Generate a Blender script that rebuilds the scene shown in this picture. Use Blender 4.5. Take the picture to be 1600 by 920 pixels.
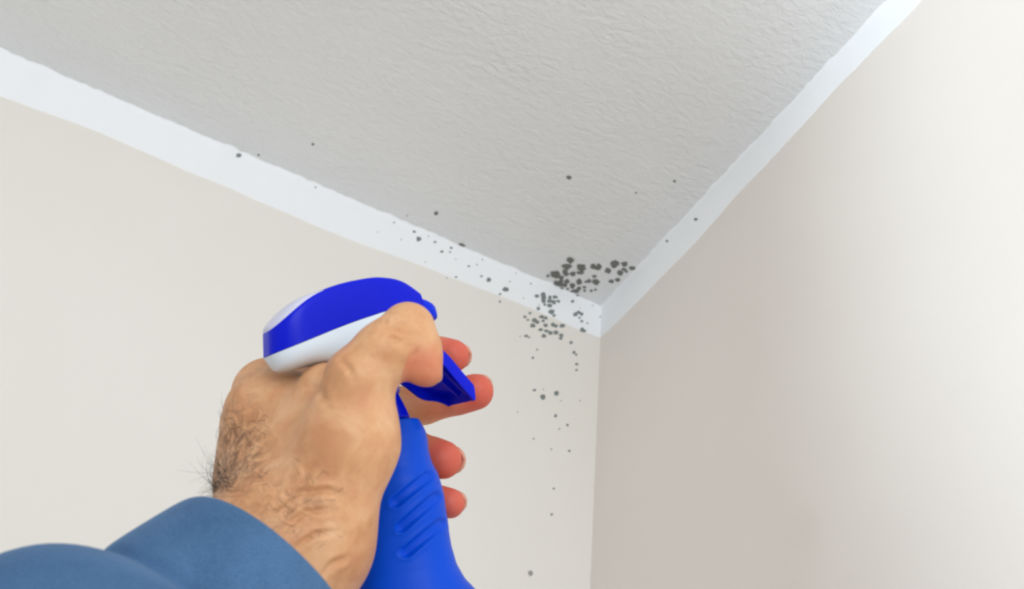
import bpy, bmesh, math, random
import numpy as np
from mathutils import Vector, Matrix

for o in list(bpy.data.objects):
    bpy.data.objects.remove(o, do_unlink=True)
random.seed(7)
rng = np.random.default_rng(7)
scn = bpy.context.scene
COL = scn.collection

# ------------------------------------------------------------------ camera
W, H, F = 1600.0, 920.0, 1500.0          # frame and focal length in pixels
CEIL = 2.50                              # ceiling height (m)
DIST = 1.28                              # depth of the room corner from the camera


def ray(px, py):
    """direction of a pixel, camera axes x right, y up, z back, depth 1"""
    return np.array([(px - W / 2) / F, -(py - H / 2) / F, -1.0])


def solve_camera():
    """orientation from the three edges that meet in the room corner"""
    c = ray(940, 480)
    ch = c / np.linalg.norm(c)
    us = []
    for p in ((0, 78), (1390, 0), (922, 920)):
        u = ray(*p)
        u = u - u.dot(ch) * ch
        us.append(u / np.linalg.norm(u))
    d01, d12, d02 = us[0] @ us[1], us[1] @ us[2], us[0] @ us[2]
    k0 = -math.sqrt(d01 * d02 / (-d12))
    k1, k2 = -d01 / k0, -d02 / k0
    e = []
    for u, k in zip(us, (k0, k1, k2)):
        v = u + k * ch
        e.append(v / np.linalg.norm(v))
    # rows: world x, y, z expressed in camera axes (edges run to -x, -y, -z)
    r = np.array([-e[0], -e[1], -e[2]])
    u_, _, vt = np.linalg.svd(r)
    return u_ @ vt


ROT = solve_camera()                                     # world = ROT @ cam
EYE = np.array([0, 0, CEIL]) - ROT @ (ray(940, 480) * DIST)


def to_world(p):
    return np.asarray(p) @ ROT.T + EYE


cam_data = bpy.data.cameras.new('camera')
cam = bpy.data.objects.new('camera', cam_data)
COL.objects.link(cam)
m4 = Matrix.Identity(4)
for i in range(3):
    for j in range(3):
        m4[i][j] = ROT[i, j]
    m4[i][3] = EYE[i]
cam.matrix_world = m4
cam_data.sensor_width = 36.0
cam_data.lens = 36.0 * F / W
cam_data.clip_start = 0.01
cam_data.dof.use_dof = True
cam_data.dof.focus_distance = 0.56
cam_data.dof.aperture_fstop = 15.0
scn.camera = cam

# ------------------------------------------------------------------ light
world = bpy.data.worlds.new('world')
scn.world = world
world.use_nodes = True
bg = world.node_tree.nodes['Background']
bg.inputs[0].default_value = (0.94, 0.97, 1.0, 1)
bg.inputs[1].default_value = 0.78


def add_light(name, kind, loc, target, energy, color=(1, 1, 1), **kw):
    d = bpy.data.lights.new(name, kind)
    d.energy = energy
    d.color = color
    for k, v in kw.items():
        setattr(d, k, v)
    o = bpy.data.objects.new(name, d)
    COL.objects.link(o)
    o.location = loc
    o.rotation_euler = (Vector(target) - Vector(loc)).to_track_quat('-Z', 'Y').to_euler()
    return o


# daylight from a tall window in the unseen part of the room, behind the camera
add_light('window_light', 'AREA', (-1.0, -3.2, 1.7), (-0.6, 0.0, 2.05), 30, (0.97, 0.985, 1.0),
          shape='RECTANGLE', size=1.4, size_y=1.5)
# added unseen spot, no known lamp: brightens the right-hand wall with a soft edge
add_light('added_wall_spot', 'SPOT', (-2.6, -1.87, 1.05), (0.0, -1.60, 1.98), 225, (0.8, 0.91, 1.0),
          spot_size=math.radians(45.4), spot_blend=0.18, shadow_soft_size=0.12)

vs = scn.view_settings
vs.view_transform = 'Standard'
vs.look = 'None'
vs.exposure = 0.0
vs.gamma = 1.0
vs.use_curve_mapping = False


# ------------------------------------------------------------------ materials
def srgb(r, g, b):
    def f(c):
        c /= 255.0
        return c / 12.92 if c <= 0.04045 else ((c + 0.055) / 1.055) ** 2.4
    return (f(r), f(g), f(b), 1)


def new_mat(name, color, rough=0.6, spec=0.5):
    m = bpy.data.materials.new(name)
    m.use_nodes = True
    nt = m.node_tree
    b = nt.nodes['Principled BSDF']
    b.inputs['Base Color'].default_value = color
    b.inputs['Roughness'].default_value = rough
    b.inputs['Specular IOR Level'].default_value = spec
    return m, nt, b


def noise(nt, scale, detail=3, rough=0.5, vec=None, dist=0.0):
    n = nt.nodes.new('ShaderNodeTexNoise')
    n.inputs['Scale'].default_value = scale
    n.inputs['Detail'].default_value = detail
    n.inputs['Roughness'].default_value = rough
    n.inputs['Distortion'].default_value = dist
    if vec is not None:
        nt.links.new(vec, n.inputs['Vector'])
    return n.outputs['Fac']


def coords(nt, scale=(1, 1, 1)):
    t = nt.nodes.new('ShaderNodeTexCoord')
    mp = nt.nodes.new('ShaderNodeMapping')
    mp.inputs['Scale'].default_value = scale
    nt.links.new(t.outputs['Object'], mp.inputs['Vector'])
    return mp.outputs['Vector']


def ramp(nt, fac, stops):
    r = nt.nodes.new('ShaderNodeValToRGB')
    els = r.color_ramp.elements
    while len(els) < len(stops):
        els.new(0.5)
    for e, (p, c) in zip(els, stops):
        e.position = p
        e.color = c
    nt.links.new(fac, r.inputs['Fac'])
    return r.outputs['Color']


def mix(nt, fac, a, b, mode='MIX'):
    n = nt.nodes.new('ShaderNodeMix')
    n.data_type = 'RGBA'
    n.blend_type = mode
    for sock, v in ((n.inputs[0], fac), (n.inputs[6], a), (n.inputs[7], b)):
        if isinstance(v, (int, float, tuple)):
            sock.default_value = v
        else:
            nt.links.new(v, sock)
    return n.outputs[2]


def math_node(nt, op, a, b=0.0):
    n = nt.nodes.new('ShaderNodeMath')
    n.operation = op
    for sock, v in ((n.inputs[0], a), (n.inputs[1], b)):
        if isinstance(v, (int, float)):
            sock.default_value = v
        else:
            nt.links.new(v, sock)
    return n.outputs[0]


def bump(nt, b, height, strength, distance, normal=None):
    n = nt.nodes.new('ShaderNodeBump')
    n.inputs['Strength'].default_value = strength
    n.inputs['Distance'].default_value = distance
    nt.links.new(height, n.inputs['Height'])
    if normal is not None:
        nt.links.new(normal, n.inputs['Normal'])
    nt.links.new(n.outputs['Normal'], b.inputs['Normal'])
    return n.outputs['Normal']


def attr(nt, name):
    a = nt.nodes.new('ShaderNodeAttribute')
    a.attribute_name = name
    return a.outputs['Fac']


MAT = {}


def make_materials():
    # roller-painted grey-white ceiling with orange-peel relief
    m, nt, b = new_mat('ceiling_paint', srgb(206, 206, 203), 0.62, 0.35)
    v = coords(nt, (1.0, 1.6, 1.0))
    fine = noise(nt, 95, 4, 0.55, v, 0.4)
    patch = noise(nt, 7, 2, 0.5, v)
    amt = math_node(nt, 'MULTIPLY', fine, patch)
    c = ramp(nt, noise(nt, 3, 3, 0.5, v), [(0.3, srgb(228, 229, 230)), (0.7, srgb(233, 234, 235))])
    nt.links.new(c, b.inputs['Base Color'])
    bump(nt, b, amt, 0.95, 0.004)
    MAT['ceiling'] = m

    m, nt, b = new_mat('cream_wall_paint', srgb(228, 220, 210), 0.7, 0.3)
    v = coords(nt)
    c = ramp(nt, noise(nt, 4, 3, 0.5, v), [(0.3, srgb(229, 226, 219)), (0.7, srgb(233, 230, 224))])
    nt.links.new(c, b.inputs['Base Color'])
    bump(nt, b, noise(nt, 140, 3, 0.5, v), 0.15, 0.001)
    MAT['wall_left'] = m

    m, nt, b = new_mat('beige_wall_paint', srgb(226, 215, 204), 0.72, 0.3)
    v = coords(nt)
    c = ramp(nt, noise(nt, 4, 3, 0.5, v), [(0.3, srgb(228, 221, 214)), (0.7, srgb(232, 226, 219))])
    nt.links.new(c, b.inputs['Base Color'])
    bump(nt, b, noise(nt, 140, 3, 0.5, v), 0.15, 0.001)
    MAT['wall_right'] = m

    m, nt, b = new_mat('white_strip_paint', srgb(243, 246, 249), 0.6, 0.35)
    bump(nt, b, noise(nt, 90, 3, 0.5, coords(nt)), 0.2, 0.001)
    MAT['trim'] = m

    m, nt, b = new_mat('floor_boards', srgb(190, 184, 176), 0.5, 0.4)
    v = coords(nt, (1, 12, 1))
    c = ramp(nt, noise(nt, 3, 4, 0.6, v), [(0.3, srgb(182, 176, 166)), (0.7, srgb(198, 192, 183))])
    nt.links.new(c, b.inputs['Base Color'])
    MAT['floor'] = m

    # mould: feathered dark grey growth
    for key, dark, light, dens in (('mold', (90, 92, 88), (150, 152, 148), 0.9),
                                   ('mold_strip', (102, 110, 109), (152, 160, 159), 0.86),
                                   ('mold_faint', (122, 122, 118), (160, 160, 155), 0.55)):
        m, nt, b = new_mat(key, srgb(*dark), 0.95, 0.1)
        v = coords(nt)
        n1 = noise(nt, 420, 3, 0.6, v)
        c = ramp(nt, n1, [(0.35, srgb(*dark)), (0.68, srgb(*light))])
        nt.links.new(c, b.inputs['Base Color'])
        e = attr(nt, 'growth')
        a = math_node(nt, 'ADD', e, math_node(nt, 'MULTIPLY', math_node(nt, 'SUBTRACT', n1, 0.5), 0.6))
        a = math_node(nt, 'MULTIPLY', ramp(nt, a, [(0.10, (0, 0, 0, 1)), (0.75, (1, 1, 1, 1))]), dens)
        nt.links.new(a, b.inputs['Alpha'])
        MAT[key] = m

    # plastics
    for key, col, r in (('plastic_blue', (0, 74, 208), 0.42), ('plastic_violet', (2, 22, 203), 0.30),
                        ('plastic_nozzle', (2, 46, 216), 0.35), ('plastic_white', (224, 238, 250), 0.35),
                        ('plastic_lilac', (206, 206, 228), 0.3)):
        m, nt, b = new_mat(key, srgb(*col), r, 0.16)
        bump(nt, b, noise(nt, 900, 2, 0.5, coords(nt)), 0.04, 0.0003)
        b.inputs['Coat Weight'].default_value = 0.0
        MAT[key] = m

    # skin
    m, nt, b = new_mat('skin', srgb(206, 152, 112), 0.5, 0.35)
    v = coords(nt)
    big = ramp(nt, noise(nt, 55, 4, 0.6, v, 0.5),
               [(0.3, srgb(194, 138, 95)), (0.5, srgb(212, 160, 116)), (0.72, srgb(223, 178, 137))])
    blotch = ramp(nt, noise(nt, 120, 3, 0.6, v), [(0.45, (0, 0, 0, 1)), (0.75, (1, 1, 1, 1))])
    c = mix(nt, math_node(nt, 'MULTIPLY', blotch, 0.25), big, srgb(200, 118, 92))
    c = mix(nt, attr(nt, 'flush'), c, srgb(208, 88, 72))
    c = mix(nt, math_node(nt, 'MULTIPLY', attr(nt, 'hairy'), ramp(nt, noise(nt, 160, 4, 0.65, v, 1.5), [(0.38, (0, 0, 0, 1)), (0.62, (1, 1, 1, 1))])),
            c, srgb(120, 78, 50))
    nt.links.new(c, b.inputs['Base Color'])
    b.inputs['Subsurface Weight'].default_value = 0.12
    b.inputs['Subsurface Radius'].default_value = (0.006, 0.0025, 0.0015)
    b.inputs['Subsurface Scale'].default_value = 1.0
    h = noise(nt, 420, 4, 0.6, v)
    n0 = bump(nt, b, h, 0.22, 0.0006)
    vor = nt.nodes.new('ShaderNodeTexVoronoi')
    vor.feature = 'DISTANCE_TO_EDGE'
    vor.inputs['Scale'].default_value = 900
    nt.links.new(v, vor.inputs['Vector'])
    bump(nt, b, vor.outputs['Distance'], 0.12, 0.0004, n0)
    MAT['skin'] = m

    m, nt, b = new_mat('nail', srgb(212, 150, 126), 0.3, 0.5)
    bump(nt, b, noise(nt, 300, 2, 0.5, coords(nt)), 0.05, 0.0003)
    MAT['nail'] = m
    m, nt, b = new_mat('hair', srgb(46, 34, 28), 0.5, 0.4)
    MAT['hair'] = m

    # soft blue cotton sleeve
    m, nt, b = new_mat('blue_cotton', srgb(92, 138, 190), 0.85, 0.2)
    v = coords(nt)
    c = ramp(nt, noise(nt, 28, 4, 0.6, v, 0.6), [(0.3, srgb(54, 88, 126)), (0.7, srgb(76, 112, 152))])
    weave = noise(nt, 1500, 2, 0.5, v)
    c = mix(nt, 0.18, c, ramp(nt, weave, [(0.4, srgb(48, 80, 118)), (0.6, srgb(94, 130, 168))]))
    nt.links.new(c, b.inputs['Base Color'])
    b.inputs['Sheen Weight'].default_value = 0.25
    b.inputs['Sheen Tint'].default_value = srgb(170, 200, 235)
    bump(nt, b, weave, 0.25, 0.0006)
    MAT['cotton'] = m


make_materials()


# ------------------------------------------------------------------ mesh helpers
def mesh_obj(name, verts, faces, mat, parent=None, smooth=False, origin=None, world=True):
    """mesh object from camera-axes or world points; its origin at `origin` (world)"""
    verts = np.asarray(verts, dtype=float)
    if origin is None:
        origin = verts.mean(axis=0)
    origin = np.asarray(origin, dtype=float)
    me = bpy.data.meshes.new(name)
    me.from_pydata((verts - origin).tolist(), [], [list(map(int, f)) for f in faces])
    me.update()
    if mat:
        me.materials.append(MAT[mat])
    if smooth:
        me.polygons.foreach_set('use_smooth', [True] * len(me.polygons))
    o = bpy.data.objects.new(name, me)
    COL.objects.link(o)
    if parent is not None:
        o.parent = parent
        o.location = origin - np.array(parent.location)
    else:
        o.location = origin
    return o


def fix_normals(o):
    bm = bmesh.new()
    bm.from_mesh(o.data)
    bmesh.ops.recalc_face_normals(bm, faces=bm.faces[:])
    bm.to_mesh(o.data)
    bm.free()


def struct(o):
    o['kind'] = 'structure'
    return o


def tag(o, label, cat, group=None):
    o['label'] = label
    o['category'] = cat
    if group:
        o['group'] = group
    return o


def box(name, lo, hi, mat):
    x0, y0, z0 = lo
    x1, y1, z1 = hi
    v = [(x0, y0, z0), (x1, y0, z0), (x1, y1, z0), (x0, y1, z0), (x0, y0, z1), (x1, y0, z1), (x1, y1, z1), (x0, y1, z1)]
    f = [(0, 3, 2, 1), (4, 5, 6, 7), (0, 1, 5, 4), (1, 2, 6, 5), (2, 3, 7, 6), (3, 0, 4, 7)]
    return mesh_obj(name, v, f, mat)


def at(px, py, z):
    """point seen at a pixel at depth z, camera axes"""
    return ray(px, py) * z


# ------------------------------------------------------------------ the room
SPAN = 3.4
struct(box('floor', (-SPAN, -SPAN, -0.08), (0.12, 0.12, 0.0), 'floor'))
struct(box('wall_left', (-SPAN, 0.0, 0.0), (0.12, 0.12, CEIL), 'wall_left'))
struct(box('wall_right', (0.0, -SPAN, 0.0), (0.12, 0.0, CEIL), 'wall_right'))
struct(box('ceiling', (-SPAN, -SPAN, CEIL), (0.12, 0.12, CEIL + 0.1), 'ceiling'))


def hit(px, py, plane):
    """world point where a pixel's ray meets wall_left (y=0), wall_right (x=0) or the ceiling"""
    d = ROT @ ray(px, py)
    ax, val = {'left': (1, 0.0), 'right': (0, 0.0), 'ceil': (2, CEIL)}[plane]
    t = (val - EYE[ax]) / d[ax]
    return EYE + d * t


# lower edge of the hand-painted white strip: distance along the wall -> height of the strip
def strip_profile(pixels, plane, axis):
    pts = [hit(px, py, plane) for px, py in pixels]
    s = np.array([-p[axis] for p in pts])
    h = np.array([CEIL - p[2] for p in pts])
    o = np.argsort(s)
    return s[o], h[o]


SL = strip_profile([(935, 527), (800, 471), (663, 416), (567, 383), (400, 313), (240, 244), (100, 186), (0, 150)], 'left', 0)
SR = strip_profile([(937, 527), (960, 507), (1010, 458), (1090, 374), (1180, 276), (1310, 135), (1440, 0)], 'right', 1)
TH = 0.0007


def strip_height(s, prof):
    return np.interp(s, *prof)


def paint_strip(name, prof, axis):
    n = 640
    s = np.linspace(0.0, SPAN, n)
    h = strip_height(s, prof)
    j = np.convolve(rng.normal(0, 1, n + 8), np.ones(9) / 9, 'valid') * 0.0016
    h = h + j + 0.0006 * np.sin(s * 37)
    lip = np.abs(np.convolve(rng.normal(0, 1, n + 2), np.ones(3) / 3, 'valid')) * 0.0022 + 0.0006
    verts, faces = [], []

    def P(a, off, z):
        return (-a, -off, z) if axis == 0 else (-off, -a, z)
    for i in range(n):
        a = s[i]
        verts += [P(a, 0.0, CEIL - h[i]), P(a, TH, CEIL - h[i] + 0.0008), P(a, TH, CEIL - 0.004),
                  P(a, TH + lip[i], CEIL - 0.0006), P(a, TH + lip[i] + 0.0006, CEIL)]
    for i in range(n - 1):
        for k in range(4):
            q = (i * 5 + k, i * 5 + k + 1, i * 5 + 5 + k + 1, i * 5 + 5 + k)
            faces.append(q if axis == 0 else q[::-1])
    o = mesh_obj(name, verts, faces, 'trim', smooth=True)
    fix_normals(o)
    return struct(o)


paint_strip('trim_1', SL, 0)
paint_strip('trim_2', SR, 1)

# ------------------------------------------------------------------ mould
mold_defs = []       # (px, py, rx, ry, darkness key)


def zoomed(ox, oy, sc, lst):
    for t in lst:
        x, y, r = t[:3]
        ry = t[3] if len(t) > 3 else r * 0.88
        mold_defs.append((ox + x / sc, oy + y / sc, r / sc, ry / sc))


zoomed(780, 380, 5.11, [
    (567, 135, 28), (540, 185, 38, 24), (655, 192, 38, 27), (752, 185, 26, 22), (790, 190, 28, 26), (922, 165, 36, 30), (1000, 165, 24),
    (868, 218, 25), (1062, 198, 28, 15), (965, 235, 27, 20), (1015, 224, 13), (995, 207, 20, 13), (450, 248, 38, 31),
    (390, 260, 13), (525, 225, 22), (535, 245, 20), (588, 243, 23), (648, 234, 30, 15), (760, 263, 18, 12), (462, 318, 27, 22), (495, 272, 22, 15),
    (540, 303, 21), (525, 333, 19), (492, 328, 22), (585, 338, 24), (638, 307, 26), (772, 308, 29, 24), (718, 300, 16, 18),
    (692, 306, 12), (895, 303, 21, 16), (945, 291, 20, 17), (502, 358, 11), (547, 363, 11), (610, 380, 30, 17),
    (638, 358, 19, 14), (680, 350, 15, 11), (682, 377, 13, 10), (575, 382, 9), (735, 378, 13, 10), (768, 370, 12, 9), (625, 416, 11, 8),
    (600, 131, 6), (495, 298, 18),
    (48, 370, 24, 16), (5, 408, 10), (5, 466, 10), (298, 424, 17), (348, 412, 20, 18), (352, 438, 22, 18), (352, 465, 18), (402, 436, 14, 16), (398, 464, 18),
    (432, 472, 20), (443, 432, 20, 14), (470, 466, 14), (400, 500, 22, 15), (362, 492, 12), (310, 524, 15, 13), (415, 550, 25, 19),
    (436, 580, 13, 11), (583, 466, 14, 11), (605, 570, 18), (632, 555, 18, 12), (655, 568, 15), (638, 597, 10), (657, 625, 12, 10),
    (702, 640, 9), (660, 692, 16, 18), (677, 702, 14), (642, 520, 4), (250, 325, 7), (192, 440, 6), (317, 497, 6), (803, 590, 7), (745, 500, 6),
    (245, 558, 12, 10), (205, 588, 14, 10), (228, 612, 11, 8), (282, 615, 22, 17), (303, 630, 17), (267, 657, 22, 16), (338, 588, 20, 13),
    (370, 597, 15), (350, 620, 13), (428, 650, 18, 15), (452, 660, 17, 13), (503, 658, 21, 16), (370, 655, 18, 14), (330, 690, 18, 12), (375, 700, 17, 12),
    (408, 716, 20, 15), (452, 713, 19, 18), (356, 740, 18, 16), (495, 735, 17, 15), (490, 760, 16, 10), (215, 741, 17, 11),
    (240, 752, 9), (168, 744, 6), (573, 793, 14, 12), (597, 872, 14, 12), (615, 890, 10), (302, 850, 6), (268, 915, 11)])
zoomed(580, 300, 4.6, [
    (467, 152, 16, 13), (645, 385, 27, 19), (258, 170, 6), (163, 222, 8), (307, 288, 11, 9), (340, 340, 18, 16),
    (410, 320, 6), (457, 362, 11, 7), (506, 431, 12, 9), (565, 434, 9, 5), (573, 404, 10, 8), (605, 487, 5), (699, 535, 9, 7),
    (758, 524, 7, 5), (790, 607, 9, 8), (843, 633, 17, 15), (966, 703, 20, 14), (1146, 661, 7),
    (994, 645, 6), (608, 613, 9, 7), (543, 618, 6), (798, 488, 6), (215, 345, 6), (45, 290, 5), (388, 507, 5), (1093, 765, 5), (1040, 585, 5)])
zoomed(780, 540, 2.42, [
    (143, 15, 4), (293, 70, 6, 5), (292, 92, 5, 4), (133, 168, 6, 5), (165, 194, 10, 10), (216, 180, 9, 9), (233, 208, 3),
    (213, 265, 6, 6), (258, 300, 5), (227, 315, 4), (265, 398, 5), (197, 391, 4), (130, 352, 4), (206, 540, 5), (198, 638, 6), (118, 860, 9, 12),
    (167, 165, 3), (306, 208, 3), (69, 250, 3)])
zoomed(0, 0, 1, [(889, 277, 4, 3.2), (373, 243, 4.6, 3.6), (489, 225, 2.2), (404, 242, 2, 1.5), (1054, 283, 2.2), (994, 301, 1.8),
                 (1088, 343, 3, 2.2), (1043, 377, 2, 1.8), (493, 293, 1.8)])


def edge_y(px):
    """image row of the ceiling edge at a column (for sorting spots onto surfaces)"""
    return 78 + (480 - 78) * px / 940.0 + 5.0 * math.sin(math.pi * px / 940.0) if px < 940 else 480 - (px - 940) * 480 / 450.0


def mold_spot(px, py, rx, ry, idx):
    side = 'left' if px < 938 else 'right'
    p = hit(px, py, side)
    if CEIL - p[2] < 0.001:
        surf = 'ceil'
        p = hit(px, py, 'ceil')
    else:
        s = -p[0] if side == 'left' else -p[1]
        surf = 'strip' if CEIL - p[2] < strip_height(s, SL if side == 'left' else SR) else 'wall'
    plane = 'ceil' if surf == 'ceil' else side
    n = {'ceil': np.array([0, 0, -1.0]), 'left': np.array([0, -1.0, 0]), 'right': np.array([-1.0, 0, 0])}[plane]
    lift = {'ceil': 0.0001, 'strip': TH + 0.0001, 'wall': 0.0001}[surf]
    small = rx < 2.0
    k = 10 if small else 20
    ph = rng.uniform(0, 6.28, 4)
    am = rng.uniform(0.02, 0.10, 4)
    c = hit(px, py, plane)
    verts, dens = [c + n * (lift + 0.0004)], [1.0 if rng.random() > 0.22 else 0.5]
    for fr, hgt, de in ((0.45, 0.00035, 0.9), (0.8, 0.0002, 0.7), (1.24, 0.0, 0.0)):
        for i in range(k):
            a = 2 * math.pi * i / k
            w = 1 + sum(am[q] * math.sin((q + 2) * a + ph[q]) for q in range(4))
            w *= 1 + rng.normal(0, 0.05)
            qx, qy = px + rx * fr * w * math.cos(a), py + ry * fr * w * math.sin(a)
            q3 = hit(qx, qy, plane)
            # keep the growth on its own side of the room edges
            if plane == 'left':
                q3[2] = min(q3[2], CEIL - 0.0005)
            verts.append(q3 + n * (lift + hgt))
            dens.append(de)
    faces = [(0, 1 + i, 1 + (i + 1) % k) for i in range(k)]
    for r in range(2):
        for i in range(k):
            a0, a1 = 1 + r * k + i, 1 + r * k + (i + 1) % k
            faces.append((a0, a0 + k, a1 + k, a1))
    faint = rx < 1.9 or (surf == 'wall' and py > 740)
    mat = 'mold_faint' if faint else ('mold_strip' if surf != 'ceil' else 'mold')
    o = mesh_obj('mold_spot', verts, faces, mat, smooth=True)
    fix_normals(o)
    at_ = o.data.attributes.new('growth', 'FLOAT', 'POINT')
    at_.data.foreach_set('value', dens)
    spots.append((o, surf, side, px, py, rx, ry))


spots = []
for i, d in enumerate(mold_defs):
    mold_spot(*d, i)


def label_spots():
    """say which spot is which: size, cluster, place in the cluster, order from the left"""
    sets = {}
    for sp in spots:
        o, surf, side, px, py, rx, ry = sp
        if surf == 'ceil':
            k = 'ceiling cluster' if px > 845 and py > 390 else 'open ceiling'
        elif surf == 'strip':
            k = 'right white strip' if side == 'right' else ('strip cluster' if px > 830 else 'left white strip')
        else:
            k = 'wall cluster' if py < 545 else 'lower wall'
        sets.setdefault(k, []).append(sp)
    color = {'ceiling cluster': 'dark grey', 'open ceiling': 'dark', 'strip cluster': 'grey-green', 'wall cluster': 'grey',
             'left white strip': 'grey', 'right white strip': 'dark', 'lower wall': 'pale'}
    where = {'ceiling cluster': 'the ceiling cluster', 'open ceiling': 'the open ceiling', 'strip cluster': 'the cluster on white strip',
             'wall cluster': 'the cluster under the strip', 'left white strip': 'the left white strip',
             'right white strip': 'the right white strip', 'lower wall': 'the cream left wall'}
    group = {'ceiling cluster': 'mold cluster on the ceiling', 'open ceiling': 'lone specks on the ceiling',
             'strip cluster': 'mold cluster on the left strip', 'wall cluster': 'mold on the left wall under the strip',
             'left white strip': 'mold scattered along the left strip', 'right white strip': 'specks on the right strip',
             'lower wall': 'pale marks low on the left wall'}
    ordw = ['leftmost', 'second from left', 'third from left', 'fourth from left', 'fifth from left', 'sixth from left', 'seventh from left', 'eighth from left', 'ninth from left', 'tenth from left', 'eleventh from left', 'twelfth from left', 'thirteenth from left']
    for k, lst in sets.items():
        xs, ys = [q[3] for q in lst], [q[4] for q in lst]
        cells = {}
        for q in lst:
            cx = min(2, int(3 * (q[3] - min(xs)) / (max(xs) - min(xs) + 1e-6)))
            cy = min(2, int(3 * (q[4] - min(ys)) / (max(ys) - min(ys) + 1e-6)))
            size = 'large' if q[5] > 5.2 else ('medium' if q[5] > 3.7 else ('small' if q[5] > 2.1 else 'tiny'))
            shape = 'oval' if q[5] / q[6] > 1.3 else 'round'
            place = [['upper left', 'top', 'upper right'], ['left', 'middle', 'right'], ['lower left', 'bottom', 'lower right']][cy][cx]
            if k in ('left white strip', 'right white strip'):
                place = ['left end', 'middle', 'right end'][cx]
            cells.setdefault((size, shape, place), []).append(q)
        for (size, shape, place), mem in cells.items():
            mem.sort(key=lambda q: q[3])
            for n, q in enumerate(mem):
                lab = '%s %s %s mold spot, %s of %s' % (size, shape, color[k], place, where[k])
                if len(mem) > 1:
                    lab += ', ' + ('rightmost' if n == len(mem) - 1 else ordw[min(n, 12)])
                tag(q[0], lab, 'mold', group[k])


label_spots()


# ------------------------------------------------------------------ spray bottle
def unit(v):
    v = np.asarray(v, dtype=float)
    return v / np.linalg.norm(v)


HF = unit((0.80, 0.19, -0.57))                         # nozzle direction
HU = np.array((-0.166, 0.977, -0.135))
HU = unit(HU - HU.dot(HF) * HF)                        # up, square to the nozzle
HR = np.cross(HF, HU)                                  # right-hand flank, turned to the camera
HALF = 0.0125                                          # half width of the sprayer head
P0 = at(540, 500, 0.392)                               # a point on the right flank


def on_plane(px, py, off=0.0):
    """(along nozzle, up) of a pixel on the plane parallel to the right flank, `off` inward"""
    r = ray(px, py)
    p = P0 - HR * off
    t = p.dot(HR) / r.dot(HR)
    d = r * t - P0
    return d.dot(HF), d.dot(HU)


def head_point(s, u, w):
    """w measured from the middle of the head toward the right flank"""
    return P0 + HF * s + HU * u + HR * (w - HALF)


bottle = bpy.data.objects.new('spray_bottle', None)
COL.objects.link(bottle)
bottle.location = to_world(at(668, 1330, 0.40))
tag(bottle, 'blue trigger spray bottle with white and violet-blue sprayer head gripped by the hand', 'spray bottle')
bpy.context.view_layer.update()


def part(name, verts, faces, mat, smooth=True, parent=bottle, recalc=True):
    o = mesh_obj(name, to_world(verts), faces, mat, parent, smooth)
    if recalc:
        fix_normals(o)
    return o


def auto_smooth(o, deg=40):
    """sharp edges above an angle, faces smooth"""
    bm = bmesh.new()
    bm.from_mesh(o.data)
    for e in bm.edges:
        if len(e.link_faces) == 2 and e.calc_face_angle(0) > math.radians(deg):
            e.smooth = False
    for f in bm.faces:
        f.smooth = True
    bm.to_mesh(o.data)
    bm.free()


def smooth_curve(xs, ys, q):
    """monotone-ish smooth interpolation (Catmull-Rom over the given knots)"""
    xs, ys = np.asarray(xs, float), np.asarray(ys, float)
    o = np.argsort(xs)
    xs, ys = xs[o], ys[o]
    m = np.gradient(ys, xs)
    i = np.clip(np.searchsorted(xs, q) - 1, 0, len(xs) - 2)
    h = xs[i + 1] - xs[i]
    t = np.clip((q - xs[i]) / h, 0, 1)
    return ((2 * t**3 - 3 * t**2 + 1) * ys[i] + (t**3 - 2 * t**2 + t) * h * m[i]
            + (-2 * t**3 + 3 * t**2) * ys[i + 1] + (t**3 - t**2) * h * m[i + 1])


def loft(rows, closed=True, caps=True):
    """rows: list of equally long point rings"""
    n = len(rows[0])
    verts = [p for r in rows for p in r]
    faces = []
    for i in range(len(rows) - 1):
        for j in range(n if closed else n - 1):
            a, b = i * n + j, i * n + (j + 1) % n
            faces.append((a, b, b + n, a + n))
    if caps:
        faces.append(tuple(range(n))[::-1])
        faces.append(tuple(range((len(rows) - 1) * n, len(rows) * n)))
    return np.array(verts), faces


# --- sprayer head: side outlines read on the right flank
top = [on_plane(*p) for p in ((430, 512), (445, 498), (462, 482), (480, 467), (500, 455), (520, 447), (560, 436), (600, 432), (640, 441), (662, 455))]
split = [on_plane(*p) for p in ((430, 552), (460, 540), (500, 523), (540, 507), (580, 493), (615, 483), (640, 482), (662, 486))]
bott = [on_plane(*p) for p in ((430.5, 556), (433, 563), (440, 569), (452, 572), (470, 571), (490, 566), (540, 560), (600, 548), (640, 520), (662, 497))]
s0, s1 = top[0][0] + 0.0005, top[-1][0]
S = np.concatenate([s0 + 0.014 * (1 - np.cos(np.linspace(0, math.pi / 2, 12))), np.linspace(s0 + 0.016, s1, 34)])
TOP = smooth_curve(*zip(*top), S)
SPL = smooth_curve(*zip(*split), S)
BOT = smooth_curve(*zip(*bott), S)
rear = np.clip((S - s0) / 0.014, 0, 1)
WID = HALF * (0.22 + 0.78 * np.sqrt(np.clip(1 - (1 - rear) ** 2, 0, 1)))
front = np.clip((S - (s1 - 0.022)) / 0.022, 0, 1)
WID = WID * (1 - 0.22 * front ** 2)
rows_u, rows_l, rows_t = [], [], []
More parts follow.
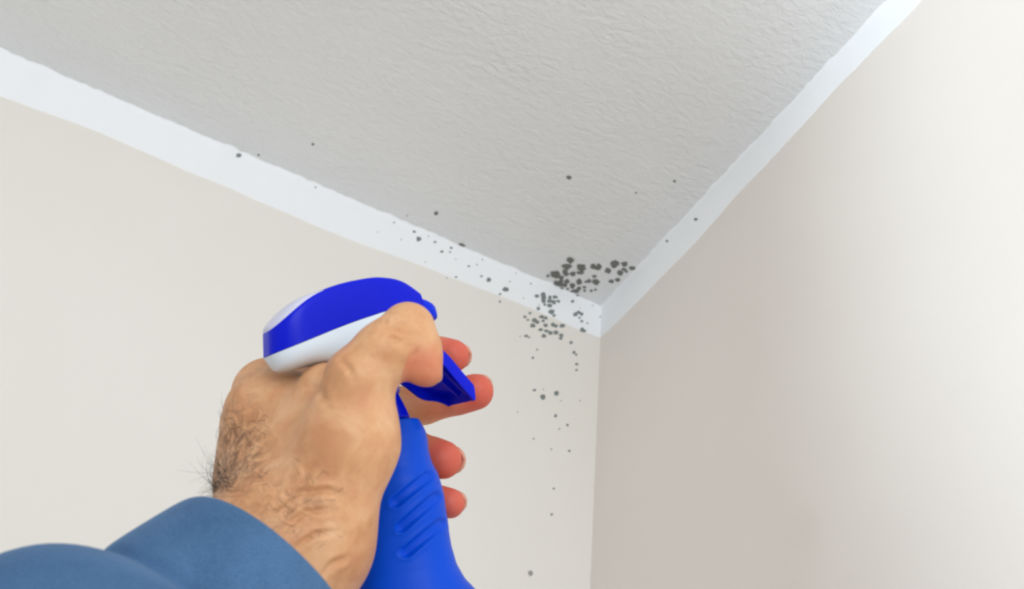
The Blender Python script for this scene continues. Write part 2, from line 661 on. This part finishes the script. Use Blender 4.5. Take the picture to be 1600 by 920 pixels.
for s, t, m, b, w in zip(S, TOP, SPL, BOT, WID):
    ring = []
    # violet upper shell: flank, rounded shoulder, crown
    prof = [(1.0, 0.0), (1.0, 0.25), (1.0, 0.5), (0.985, 0.75), (0.96, 0.9), (0.93, 0.97), (0.88, 1.0), (0.6, 1.03), (0.3, 1.045), (0.0, 1.05)]
    right = [(w * a, m + (t - m) * c) for a, c in prof]
    ring = right + [(-a, c) for a, c in right[-2::-1]] + [(-w * 0.9, m + 0.0), (0, m), (w * 0.9, m)]
    sh = 0.0024 * (1 - min(1.0, (s - s0) / 0.014)) ** 1.0
    rows_u.append([head_point(s - sh * min(1.3, (t - c) / (t - m)), c, a) for a, c in ring])
    # white lower shell
    prof = [(0.985, 0.0), (0.98, 0.2), (0.95, 0.45), (0.86, 0.7), (0.7, 0.88), (0.45, 0.98), (0.0, 1.0)]
    right = [(w * a, m - (m - b) * c - 0.0002) for a, c in prof]
    ring = right + [(-a, c) for a, c in right[-2::-1]] + [(0, m - 0.0002)]
    rows_l.append([head_point(s - sh * max(0.0, 1.0 - 1.0 * (m - c) / max(m - b, 1e-6)), c, a) for a, c in ring])
v, f = loft(rows_u)
auto_smooth(part('upper_shell', v, f, 'plastic_violet'), 50)
v, f = loft(rows_l)
auto_smooth(part('lower_shell', v, f, 'plastic_white'), 50)
bottle.children[-1]['label'] = 'white lower half of the sprayer head'
# pale insert lying in the rear slope of the head
rows = []
for i, (s, t, m, w) in enumerate(zip(S, TOP, SPL, WID)):
    if s > s0 + 0.024:
        break
    ww = w * 0.90
    h = t - m
    lo, hi = m + h * 0.9, m + h * 1.0
    k = 0.0022 * math.sin(math.pi * min(1.0, (s - s0 + 0.006) / 0.030)) + 0.0002
    ring = [(ww, hi), (ww * 0.93, hi + k * 0.55), (ww * 0.6, hi + k), (0, hi + k * 1.15), (-ww * 0.6, hi + k), (-ww * 0.93, hi + k * 0.55), (-ww, hi), (-ww, lo), (ww, lo)]
    rows.append([head_point(s, c, a) for a, c in ring])
v, f = loft(rows)
auto_smooth(part('rear_cap', v, f, 'plastic_lilac'), 50)
bottle.children[-1]['label'] = 'pale lilac insert on the rear top of the head'


def superring(c, e1, e2, a, b, n=40, p=2.6):
    out = []
    for i in range(n):
        t = 2 * math.pi * i / n
        ct, st = math.cos(t), math.sin(t)
        out.append(c + e1 * a * math.copysign(abs(ct) ** (2 / p), ct) + e2 * b * math.copysign(abs(st) ** (2 / p), st))
    return out


# nozzle block
ua, ub = on_plane(662, 459)[1], on_plane(662, 496)[1]
nm, nh = (ua + ub) / 2, abs(ua - ub) / 2
rows = []
for ds, k in ((-0.004, 0.95), (-0.001, 0.98), (0.0, 1.0), (0.0035, 0.95), (0.0056, 0.86), (0.0068, 0.74), (0.0070, 0.62), (0.0064, 0.5), (0.0045, 0.42)):
    rows.append(superring(head_point(s1 + ds, nm - 0.45 * max(ds, 0), 0.0), HR, HU, 0.0092 * k, nh * k, 36, 3.4))
v, f = loft(rows)
auto_smooth(part('nozzle', v, f, 'plastic_nozzle'), 45)
hole = [superring(head_point(s1 + d, nm - 0.003, 0.0), HR, HU, 0.0016 * k, 0.0016 * k, 16, 2) for d, k in ((0.0045, 1.3), (0.0062, 1.3), (0.0066, 1.0), (0.0060, 0.6), (0.0046, 0.5))]
v, f = loft(hole)
part('nozzle_tip', v, f, 'plastic_white')

# --- trigger: a curved channel open toward the palm
TW = 0.0215                                            # trigger width
toff = HALF - 0.0105
path = [on_plane(*p, toff) for p in ((632, 534), (652, 540), (672, 551), (690, 566), (703, 581), (717, 598), (730, 613), (741, 626))]
path = np.array(path)
tt = np.linspace(0, 1, len(path))
tq = np.linspace(0, 1, 30)
ps, pu = smooth_curve(tt, path[:, 0], tq), smooth_curve(tt, path[:, 1], tq)
rows = []
for i in range(len(tq)):
    a, b = max(i - 1, 0), min(i + 1, len(tq) - 1)
    d = unit((ps[b] - ps[a], pu[b] - pu[a]))
    nrm = np.array((-d[1], d[0]))                      # toward the front of the trigger
    if nrm[0] < 0:
        nrm = -nrm
    dep = 0.0052 * min(1.0, 0.35 + (1 - tq[i]) * 5)    # wall depth shrinks at the lip
    wl = 0.0215 - 0.0085 * max(0.0, (tq[i] - 0.6) / 0.4) ** 1.5
    wh = 0.0105
    th = 0.0013

    fl_ = min(1.0, max(0.0, (1 - tq[i]) / 0.62))
    shear = 0.34 * fl_ * fl_ * (3 - 2 * fl_)          # the left cheek hangs lower toward the pivot

    def q(w, k):
        return P0 + HF * (ps[i] + nrm[0] * k) + HU * (pu[i] + nrm[1] * k - shear * (wh - w)) + HR * (w - HALF)
    ring = [(wh, 0), (wh, dep * 0.6), (wh * 0.93, dep), (0, dep * 1.15), (-wl * 0.93, dep), (-wl, dep * 0.6), (-wl, 0), (-wl + th, 0),
            (-wl + th, dep - th), (0, dep - th), (wh - th, dep - th), (wh - th, 0)]
    rows.append([q(w, k) for w, k in ring])
v, f = loft(rows)
trig = part('trigger', v, f, 'plastic_violet')
auto_smooth(trig, 35)
# two stiffening ribs down the inside of the channel
for wr in (-0.0035, 0.0035):
    rr = []
    for i in range(2, 28):
        a, b = max(i - 1, 0), min(i + 1, len(tq) - 1)
        d = unit((ps[b] - ps[a], pu[b] - pu[a]))
        nrm = np.array((-d[1], d[0]))
        if nrm[0] < 0:
            nrm = -nrm
        rr.append([P0 + HF * (ps[i] + nrm[0] * k) + HU * (pu[i] + nrm[1] * k - 0.34 * (lambda f_: f_ * f_ * (3 - 2 * f_))(min(1.0, max(0.0, (1 - tq[i]) / 0.62))) * (0.0105 - wr)) + HR * (wr + e - HALF)
                   for e, k in ((0.0006, 0.0024), (0.0006, 0.0044), (-0.0006, 0.0044), (-0.0006, 0.0024))])
    v, f = loft(rr)
    o = mesh_obj('rib', to_world(v), f, 'plastic_violet', None)
    fix_normals(o)
    o.parent = trig
    o.location = Vector(o.location) - trig.location - bottle.location

# --- housing between head and bottle, and screw collar
neck_top = head_point(on_plane(598, 540)[0], on_plane(598, 540)[1], 0.0)
bx = unit((1, 0, 0))
AX = unit(at(637, 900, 0.405) - at(606, 660, 0.418))   # bottle axis, downward
E1 = unit(np.array((1, 0, 0)) - AX[0] * AX)
E2 = np.cross(AX, E1)
if E2[2] < 0:
    E2 = -E2
NB = at(606, 660, 0.418)                               # centre of the bottle's shoulder rim
rows = []
c0 = NB - AX * 0.0125
for k, a in ((0.0, 0.0085), (0.3, 0.0075), (0.7, 0.0065), (1.0, 0.0060)):
    rows.append(superring(neck_top * (1 - k) + c0 * k, E1, E2, a * 1.15, a * 1.15, 32, 2.6))
v, f = loft(rows)
part('housing', v, f, 'plastic_violet')
rows = []
for d, r in ((-0.0135, 0.0050), (-0.0130, 0.0058), (-0.0100, 0.0068), (-0.0045, 0.0088), (-0.0018, 0.0096), (-0.0014, 0.0098), (-0.0009, 0.0097), (-0.0006, 0.0085), (0.0004, 0.0080)):
    rows.append(superring(NB + AX * d, E1, E2, r, r, 40, 2.2))
v, f = loft(rows)
auto_smooth(part('collar', v, f, 'plastic_violet'), 40)

# --- bottle body with a waisted grip, grip grooves and a wide belly below
prof = [  # image row, right edge, centre column
    (660, 650, 606), (662, 655, 606.5), (672, 660.5, 608), (682, 665.5, 609), (696, 668.5, 611), (712, 670, 613), (731, 675, 615.5), (750, 685, 618), (774, 692, 621),
    (804, 697, 625), (835, 701, 629), (865, 706, 632), (893, 714, 635), (918, 727, 637), (945, 750, 640), (985, 776, 644), (1040, 792, 649),
    (1120, 800, 655), (1250, 812, 664), (1380, 824, 672), (1410, 824, 673), (1422, 815, 674), (1426, 800, 674)]
ry_ = np.array([p[0] for p in prof], float)
rows_q = np.concatenate([[660, 661], np.linspace(662, 940, 150), np.linspace(944, 1426, 60)])
edge = np.interp(rows_q, ry_, [p[1] for p in prof])
kern = np.array([1, 2, 3, 2, 1]) / 9.0
edge_s = edge.copy()
edge_s[12:-6] = np.convolve(edge, kern, 'same')[12:-6]
cent = np.interp(rows_q, ry_, [p[2] for p in prof])
grooves = [((618, 784), (668, 745)), ((627, 823), (681, 777)), ((635, 862), (689, 818))]
NSEG = 150
verts = []
depth = np.interp(rows_q, [660, 918, 1426], [0.418, 0.404, 0.397])
rings = []
for y, ex, cx, z in zip(rows_q, edge_s, cent, depth):
    c = at(cx, y, z)
    a = (ex - cx) * z / F
    b = a * np.interp(y, [660, 720, 918, 1000, 1426], [0.85, 0.92, 0.82, 0.7, 0.7])
    ring = superring(c, E1, E2, a, b, NSEG, 2.35)
    out = []
    for p in ring:
        zz = -p[2]
        px, py = p[0] / zz * F + 800, -p[1] / zz * F + 460
        n = unit(p - c)
        d = 0.0
        if n.dot(E2) > -0.25:
            for (ax_, ay_), (bx_, by_) in grooves:
                vx, vy = bx_ - ax_, by_ - ay_
                t = ((px - ax_) * vx + (py - ay_) * vy) / (vx * vx + vy * vy)
                tc = min(max(t, 0), 1.0)
                r = math.hypot(px - ax_ - tc * vx, py - ay_ - tc * vy)
                g = 1 / (1 + math.exp(min(40.0, (r - 7.8) / 1.0)))
                ridge = 0.16 * math.exp(-((r - 11.5) / 3.0) ** 2)
                d += (g - ridge) * (1.0 - 0.4 * tc)
        out.append(p - n * 0.0022 * d)
    rings.append(out)
v, f = loft(rings)
body = part('bottle_body', v, f, 'plastic_blue')
auto_smooth(body, 50)

# ------------------------------------------------------------------ the hand (one continuous surface)
VOX = 0.00095


class Field:
    def __init__(self, lo, hi):
        self.lo = np.array(lo)
        self.n = np.ceil((np.array(hi) - self.lo) / VOX).astype(int) + 1
        self.d = np.full(self.n, 0.03, dtype=np.float32)

    def _window(self, lo, hi):
        a = np.clip(((lo - self.lo) / VOX).astype(int), 0, self.n - 1)
        b = np.clip(((hi - self.lo) / VOX).astype(int) + 2, 1, self.n)
        return tuple(slice(i, j) for i, j in zip(a, b))

    def _grid(self, w):
        ax = [self.lo[i] + VOX * np.arange(w[i].start, w[i].stop, dtype=np.float32) for i in range(3)]
        return np.meshgrid(*ax, indexing='ij', sparse=True)

    def cone(self, a, b, ra, rb, k, flat=None, fk=1.0):
        """smooth union with a tapered capsule, optionally squashed along `flat` by fk (<1 thinner)"""
        m = max(ra, rb) + k + 0.006
        w = self._window(np.minimum(a, b) - m, np.maximum(a, b) + m)
        X, Y, Z = self._grid(w)
        ab = b - a
        L2 = float(ab @ ab) + 1e-12
        px, py, pz = X - a[0], Y - a[1], Z - a[2]
        t = np.clip((px * ab[0] + py * ab[1] + pz * ab[2]) / L2, 0, 1)
        qx, qy, qz = px - t * ab[0], py - t * ab[1], pz - t * ab[2]
        r2 = qx * qx + qy * qy + qz * qz
        if flat is not None:
            dn = qx * flat[0] + qy * flat[1] + qz * flat[2]
            r2 = r2 + dn * dn * (1 / fk ** 2 - 1)
        d = np.sqrt(r2) - (ra + (rb - ra) * t)
        g = self.d[w]
        if k > 0:
            h = np.maximum(k - np.abs(g - d), 0) / k
            self.d[w] = np.minimum(g, d) - h * h * k * 0.25
        else:
            self.d[w] = np.minimum(g, d)

    def merge(self, other, k):
        h = np.maximum(k - np.abs(self.d - other.d), 0) / k
        self.d = np.minimum(self.d, other.d) - h * h * k * 0.25


def surface_nets(d, lo, step):
    ins = d < 0
    nx, ny, nz = d.shape
    c = np.zeros((nx - 1, ny - 1, nz - 1), dtype=np.int8)
    for i in (0, 1):
        for j in (0, 1):
            for k in (0, 1):
                c += ins[i:nx - 1 + i, j:ny - 1 + j, k:nz - 1 + k]
    cells = np.argwhere((c > 0) & (c < 8))
    idx = np.full(c.shape, -1, dtype=np.int32)
    idx[tuple(cells.T)] = np.arange(len(cells))
    acc = np.zeros((len(cells), 3))
    cnt = np.zeros(len(cells))
    corners = [np.array((i, j, k)) for i in (0, 1) for j in (0, 1) for k in (0, 1)]
    for p in corners:
        for ax in range(3):
            if p[ax]:
                continue
            q = p.copy()
            q[ax] = 1
            A = d[tuple((cells + p).T)]
            B = d[tuple((cells + q).T)]
            s = (A < 0) != (B < 0)
            t = np.where(s, A / np.where(A - B == 0, 1, A - B), 0)
            pos = p + np.outer(t, q - p)
            acc += np.where(s[:, None], pos, 0)
            cnt += s
    verts = (cells + acc / cnt[:, None]) * step + lo
    faces = []
    for ax in range(3):
        u, v = [(1, 2), (2, 0), (0, 1)][ax]
        sl0 = [slice(None)] * 3
        sl1 = [slice(None)] * 3
        sl0[ax] = slice(0, d.shape[ax] - 1)
        sl1[ax] = slice(1, d.shape[ax])
        a, b = ins[tuple(sl0)], ins[tuple(sl1)]
        e = np.argwhere(a != b)
        e = e[(e[:, u] > 0) & (e[:, v] > 0) & (e[:, u] < d.shape[u] - 1) & (e[:, v] < d.shape[v] - 1)]
        fl = a[tuple(e.T)]

        def cid(du, dv):
            w = e.copy()
            w[:, u] -= du
            w[:, v] -= dv
            return idx[tuple(w.T)]
        q = np.stack([cid(1, 1), cid(0, 1), cid(0, 0), cid(1, 0)], 1)
        q[~fl] = q[~fl][:, ::-1]
        faces.append(q)
    return verts, np.concatenate(faces)


BOX_LO, BOX_HI = np.array((-0.185, -0.190, -0.505)), np.array((0.005, 0.010, -0.235))
hand = Field(BOX_LO, BOX_HI)
MM = 0.001
WR = at(452, 845, 0.358)
ELB = at(-60, 1345, 0.262)
arm_dir = unit(WR - ELB)
arm_side = unit(np.cross(arm_dir, (0, 0, 1)))
arm_thin = unit(np.cross(arm_dir, arm_side))


def palm_cone(a, ra, b, rb, k=0.010, flat=None, fk=1.0):
    hand.cone(at(*a), at(*b), ra * MM, rb * MM, k, flat, fk)


# forearm and wrist
hand.cone(ELB, at(300, 1000, 0.322), 0.038, 0.0325, 0.0, arm_thin, 0.82)
hand.cone(at(300, 1000, 0.322), at(455, 850, 0.358), 0.0325, 0.0285, 0.012, arm_thin, 0.8)
# metacarpals
palm_cone((452, 850, .360), 25.0, (418, 614, .422), 12.8, 0.012)
palm_cone((445, 850, .364), 24.0, (404, 662, .438), 12.8, 0.012)
palm_cone((440, 850, .368), 23.0, (396, 716, .450), 12.6, 0.012)
palm_cone((440, 855, .370), 22.0, (388, 770, .458), 12.0, 0.012)
for p_, q_ in (((418, 614, .420), (404, 662, .436)), ((404, 662, .436), (396, 716, .448)), ((396, 716, .448), (388, 770, .456)), ((400, 640, .40), (392, 740, .41))):
    palm_cone(p_, 12.2, q_, 12.2, 0.012)
# thenar mass, thumb metacarpal and first web
palm_cone((495, 830, .358), 19.5, (545, 690, .366), 17.6, 0.012)
palm_cone((545, 690, .366), 17.6, (562, 596, .367), 13.2, 0.010)
palm_cone((478, 700, .385), 18.0, (510, 612, .388), 12.0, 0.012)
palm_cone((470, 730, .395), 19.0, (455, 630, .405), 13.0, 0.012)
# heel of the hand on the little-finger side
palm_cone((470, 850, .372), 20.0, (440, 770, .430), 16.0, 0.012)

# thumb
thumb = Field(BOX_LO, BOX_HI)
TH_J = [at(562, 592, .367), at(600, 551, .370), at(637, 515, .377), at(652, 545, .374), at(659.5, 574, .371)]
TH_R = [13.0, 11.6, 10.7, 8.9, 7.2]
for i in range(4):
    thumb.cone(TH_J[i], TH_J[i + 1], TH_R[i] * MM, TH_R[i + 1] * MM, 0.0015 if i == 2 else 0.004)
thumb.cone(at(668, 560, .372), at(672, 585, .371), 0.0048, 0.0040, 0.004)

# fingers wrapped round the far side
FINGERS = {
    'index': ([(424, 614, .425), (560, 548, .462), (652, 546, .468), (707, 556, .460)], [12.5, 9.6, 8.6, 7.9]),
    'middle': ([(404, 660, .442), (560, 628, .472), (662, 634, .475), (743, 612, .470)], [12.5, 9.8, 8.9, 8.7]),
    'ring': ([(398, 716, .455), (560, 706, .458), (646, 702, .453), (692, 718, .444)], [12.0, 9.6, 8.8, 8.7]),
    'little': ([(396, 774, .462), (560, 778, .450), (650, 774, .442), (703, 786, .435)], [11.5, 8.4, 7.4, 6.6]),
}
fields = []
TIPS = [(TH_J[3], TH_J[4], 7.2 * MM)]
for name, (js, rs) in FINGERS.items():
    fld = Field(BOX_LO, BOX_HI)
    J = [at(*j) for j in js]
    for i in range(3):
        fld.cone(J[i], J[i + 1], rs[i] * MM, rs[i + 1] * MM, 0.003)
    # pad under the last joint
    mid = J[2] * 0.35 + J[3] * 0.65
    fld.cone(mid + np.array((0, 0, 0.0014)), J[3] + np.array((0, 0, 0.0008)), rs[3] * MM, rs[3] * 0.93 * MM, 0.002)
    fields.append(fld)
    TIPS.append((J[2], J[3], rs[3] * MM))
fing = fields[0]
for fl in fields[1:]:
    fing.merge(fl, 0.0012)
hand.merge(fing, 0.006)
hand.merge(thumb, 0.0035)
del fields, fing
V, Q = surface_nets(hand.d, BOX_LO, VOX)

# light smoothing of the voxel surface
def relax(V, Q, it, lam):
    e = np.concatenate([Q[:, [0, 1]], Q[:, [1, 2]], Q[:, [2, 3]], Q[:, [3, 0]]])
    e = np.concatenate([e, e[:, ::-1]])
    deg = np.bincount(e[:, 0], minlength=len(V)).astype(float)
    for n in range(it):
        s = np.stack([np.bincount(e[:, 0], weights=V[e[:, 1], k], minlength=len(V)) for k in range(3)], 1)
        V = V + lam * (s / deg[:, None] - V)
    return V


V = relax(V, Q, 6, 0.5)
# drop what lies deep inside the sleeve
keepv = (V - at(300, 1000, 0.322)) @ arm_dir > -0.045
fm = keepv[Q].all(axis=1)
Q = Q[fm]
used = np.unique(Q)
remap = np.full(len(V), -1)
remap[used] = np.arange(len(used))
V, Q = V[used], remap[Q]


def normals(V, Q):
    n = np.cross(V[Q[:, 2]] - V[Q[:, 0]], V[Q[:, 3]] - V[Q[:, 1]])
    out = np.zeros_like(V)
    for k in range(4):
        np.add.at(out, Q[:, k], n)
    return out / (np.linalg.norm(out, axis=1)[:, None] + 1e-12)


NRM = normals(V, Q)
if (NRM * (V - V.mean(axis=0))).sum() < 0:
    Q = Q[:, ::-1]
    NRM = -NRM
PX = V[:, 0] / -V[:, 2] * F + 800
PY = -V[:, 1] / -V[:, 2] * F + 460
near = -V[:, 2] < 0.40


def crease(pts, width, depth):
    """press a skin crease along a drawn line into the near surface (in place)"""
    global V
    P = np.array(pts, float)
    d = np.full(len(V), 1e9)
    box_ = near & (PX > P[:, 0].min() - 12) & (PX < P[:, 0].max() + 12) & (PY > P[:, 1].min() - 12) & (PY < P[:, 1].max() + 12)
    ids = np.nonzero(box_)[0]
    best = np.full(len(ids), 1e9)
    fade = np.zeros(len(ids))
    for i in range(len(P) - 1):
        a, b = P[i], P[i + 1]
        ab = b - a
        t = np.clip(((PX[ids] - a[0]) * ab[0] + (PY[ids] - a[1]) * ab[1]) / (ab @ ab), 0, 1)
        r = np.hypot(PX[ids] - a[0] - t * ab[0], PY[ids] - a[1] - t * ab[1])
        g = (i + t) / (len(P) - 1)
        upd = r < best
        best[upd] = r[upd]
        fade[upd] = np.sin(np.pi * np.clip(g[upd], 0.06, 0.94))
    k = np.exp(-(best / width) ** 2) * fade - 0.4 * np.exp(-((best - 1.9 * width) / width) ** 2) * fade
    V[ids] -= NRM[ids] * (depth * k)[:, None]


for pts, w, dp in (
        ([(590, 515), (610, 508), (625, 505), (642, 504)], 2.6, 0.00075),
        ([(598, 512), (604, 503), (606, 496)], 2.2, 0.0006),
        ([(611, 502), (617, 498), (622, 495)], 2.2, 0.0006),
        ([(600, 516), (615, 513), (624, 515), (632, 519)], 2.4, 0.0007),
        ([(598, 531), (612, 527), (620, 529), (629, 533)], 2.6, 0.0008),
        ([(612, 537), (622, 535), (632, 530)], 2.2, 0.0005),
        ([(645, 488), (655, 494), (662, 503)], 2.4, 0.0004),
        ([(655, 540), (648, 552), (640, 562)], 2.4, 0.0005),
        ([(530, 560), (545, 575), (552, 592)], 5.0, 0.0006),
        ([(480, 600), (500, 612), (515, 640)], 6.0, 0.0005),
        ([(420, 800), (460, 770), (510, 765), (540, 775)], 5.0, 0.0009),
        ([(440, 830), (475, 800), (520, 795)], 4.5, 0.0009),
        ([(455, 860), (490, 835), (530, 830)], 4.5, 0.0009),
        ([(500, 905), (520, 880), (545, 870)], 5.0, 0.0010),
        ([(470, 760), (480, 735), (500, 720)], 6.0, 0.0006)):
    crease(pts, w, dp * 1.5)
NRM = normals(V, Q)

person = mesh_obj('person', to_world(V), Q, 'skin', None, True, origin=to_world(at(300, 1000, 0.322)))
tag(person, "left hand and wrist of a person in a blue sleeve squeezing the spray bottle's trigger", 'person')
flush = np.zeros(len(V))
for a, b, r in TIPS[1:]:
    ab = b - a
    t = np.clip(((V - a) @ ab) / (ab @ ab), 0, 1.0)
    dist = np.linalg.norm(V - (a + t[:, None] * ab), axis=1)
    w_ = np.clip(1.55 - dist / (r * 1.5), 0, 1) * np.clip(0.25 + 0.75 * t, 0, 1)
    flush = np.maximum(flush, np.where(dist < r * 1.6, w_ * 1.1, 0))
a, b, r = TIPS[0]
ab = b - a
t = ((V - a) @ ab) / (ab @ ab)
dist = np.linalg.norm(V - (a + np.clip(t, 0, 1)[:, None] * ab), axis=1)
flush = np.maximum(flush, np.where(dist < r * 1.5, np.clip(t, 0, 1) * 0.45, 0))
flush = np.clip(flush, 0, 0.9)
hairy = np.exp(-(((PX - 372) / 42) ** 2 + ((PY - 705) / 75) ** 2)) * near
hairy = np.maximum(hairy, 0.55 * np.exp(-(((PX - 450) / 70) ** 2 + ((PY - 790) / 55) ** 2)) * near)
for nm_, arr in (('flush', flush), ('hairy', hairy)):
    at_ = person.data.attributes.new(nm_, 'FLOAT', 'POINT')
    at_.data.foreach_set('value', arr.astype(np.float32))


def child(o):
    wl = Vector(o.location)
    o.parent = person
    o.location = wl - person.location
    return o


# finger nails, on the outer side of each tip
def nail(a, b, r, out):
    ax = unit(b - a)
    out = unit(out - ax * (np.asarray(out) @ ax))
    sd = np.cross(ax, out)
    verts, faces = [], []
    nu, nv = 9, 8
    for lay in (0.0004, -0.0012):
        for i in range(nu):
            s = -0.30 + 1.02 * i / (nu - 1)
            wmax = 0.8 * math.sqrt(max(0.12, 1 - max(0, (s - 0.30) / 0.45) ** 2)) * (0.85 + 0.15 * min(1, i / 2))
            for j in range(nv):
                th = wmax * (2 * j / (nv - 1) - 1)
                rr = r * (math.cos(max(0, s) * 0.75)) + lay
                verts.append(b + ax * s * r * 1.2 + (out * math.cos(th) + sd * math.sin(th)) * rr)
    n1 = nu * nv
    for i in range(nu - 1):
        for j in range(nv - 1):
            p = i * nv + j
            faces.append((p, p + 1, p + nv + 1, p + nv))
            faces.append((p + n1, p + nv + n1, p + nv + 1 + n1, p + 1 + n1))
    rim = [j for j in range(nv)] + [i * nv + nv - 1 for i in range(1, nu)] + [(nu - 1) * nv + j for j in range(nv - 2, -1, -1)] + [i * nv for i in range(nu - 2, 0, -1)]
    for p, q in zip(rim, rim[1:] + rim[:1]):
        faces.append((q, p, p + n1, q + n1))
    o = mesh_obj('fingernail', to_world(verts), faces, 'nail', None, True)
    fix_normals(o)
    child(o)


nail(*TIPS[0], np.array((0.75, 0.25, -0.6)))
for (a, b, r) in TIPS[1:]:
    nail(a, b, r, np.array((-0.3, 0.1, -1.0)))

# dark hairs on the back of the wrist
hv, hf = [], []


def strand(root, d0, d1, length, rad=0.00008):
    n = 7
    pts = [root]
    for i in range(1, n):
        t = i / (n - 1)
        d = unit(d0 * (1 - t) + d1 * t)
        pts.append(pts[-1] + d * length / (n - 1))
    base = len(hv)
    for i, p in enumerate(pts):
        k = rad * (1 - 0.75 * i / (n - 1))
        for q in range(3):
            an = 2 * math.pi * q / 3
            hv.append(p + np.array((math.cos(an), math.sin(an), 0.3 * math.cos(an))) * k)
    for i in range(n - 1):
        for q in range(3):
            a_, b_ = base + i * 3 + q, base + i * 3 + (q + 1) % 3
            hf.append((a_, b_, b_ + 3, a_ + 3))


def grow(mask, count, lmin, lmax, lift):
    ids = np.nonzero(mask)[0]
    if len(ids) == 0:
        return
    for i in rng.choice(ids, min(count, len(ids)), replace=False):
        n = NRM[i]
        tang = np.array((-0.55, 0.25, 0.1)) + rng.normal(0, 0.5, 3)
        tang = unit(tang - n * (tang @ n))
        d0 = unit(n * lift + tang)
        d1 = unit(tang + n * rng.uniform(-0.25, 0.5) * lift + rng.normal(0, 0.35, 3))
        strand(V[i] - n * 0.0002, d0, d1, rng.uniform(lmin, lmax))


sil = near & (PX < 385) & (PY > 665) & (PY < 768) & (NRM[:, 2] < 0.35)
grow(sil, 55, 0.005, 0.012, 0.9)
grow(sil & (PX < 362) & (PY > 680), 34, 0.009, 0.020, 2.0)
grow(near & (PX < 372) & (PY > 715) & (PY < 775), 45, 0.004, 0.008, 0.7)
grow(near & (PX < 425) & (PY > 630) & (PY < 775) & (NRM[:, 2] > 0.1), 90, 0.004, 0.009, 0.35)
grow(near & (PX > 400) & (PX < 540) & (PY > 720) & (PY < 870) & (NRM[:, 2] > 0.3), 40, 0.004, 0.008, 0.25)
o = mesh_obj('arm_hair', to_world(np.array(hv)), hf, 'hair', None, True)
o['kind'] = 'stuff'
o['label'] = 'sparse dark hairs on the wrist'
child(o)

# --- sleeve: loft of rings along the forearm, thick cuff edge
AXS = arm_dir
CUFF = at(424, 930, 0.338)
s_e1 = unit(np.array((-0.694, 0.72, 0)) - AXS * (np.array((-0.694, 0.72, 0)) @ AXS))     # up-left in view
s_e2 = np.cross(AXS, s_e1)
rows = []
prof = [  # distance back from the cuff edge, radius
    (0.012, 0.0385), (0.002, 0.0405), (-0.0005, 0.0425), (0.000, 0.0442), (0.0025, 0.0455), (0.008, 0.0465), (0.018, 0.0480), (0.028, 0.0492), (0.0315, 0.0494), (0.0335, 0.0484), (0.0355, 0.0484),
    (0.0380, 0.0540), (0.046, 0.0635), (0.060, 0.0700), (0.080, 0.0735), (0.110, 0.075), (0.15, 0.075)]
NS = 96
for i, (d, r) in enumerate(prof):
    ring = []
    for j in range(NS):
        th = 2 * math.pi * j / NS
        wob = 1 + 0.012 * math.sin(3 * th + 0.4 + d * 20) + (0.02 * math.sin(5 * th + d * 90) + 0.012 * math.sin(9 * th - d * 140)) * min(1, max(0, (d - 0.036) / 0.03))
        ring.append(CUFF - AXS * d + (s_e1 * math.cos(th) + s_e2 * math.sin(th) * 0.84) * r * wob)
    rows.append(ring)
v, f = loft(rows, caps=False)
o = mesh_obj('sleeve', to_world(v), f, 'cotton', None, True)
fix_normals(o)
md = o.modifiers.new('soften', 'SUBSURF')
md.levels = md.render_levels = 2
o['label'] = 'blue cotton sleeve with a stitched cuff band'
child(o)
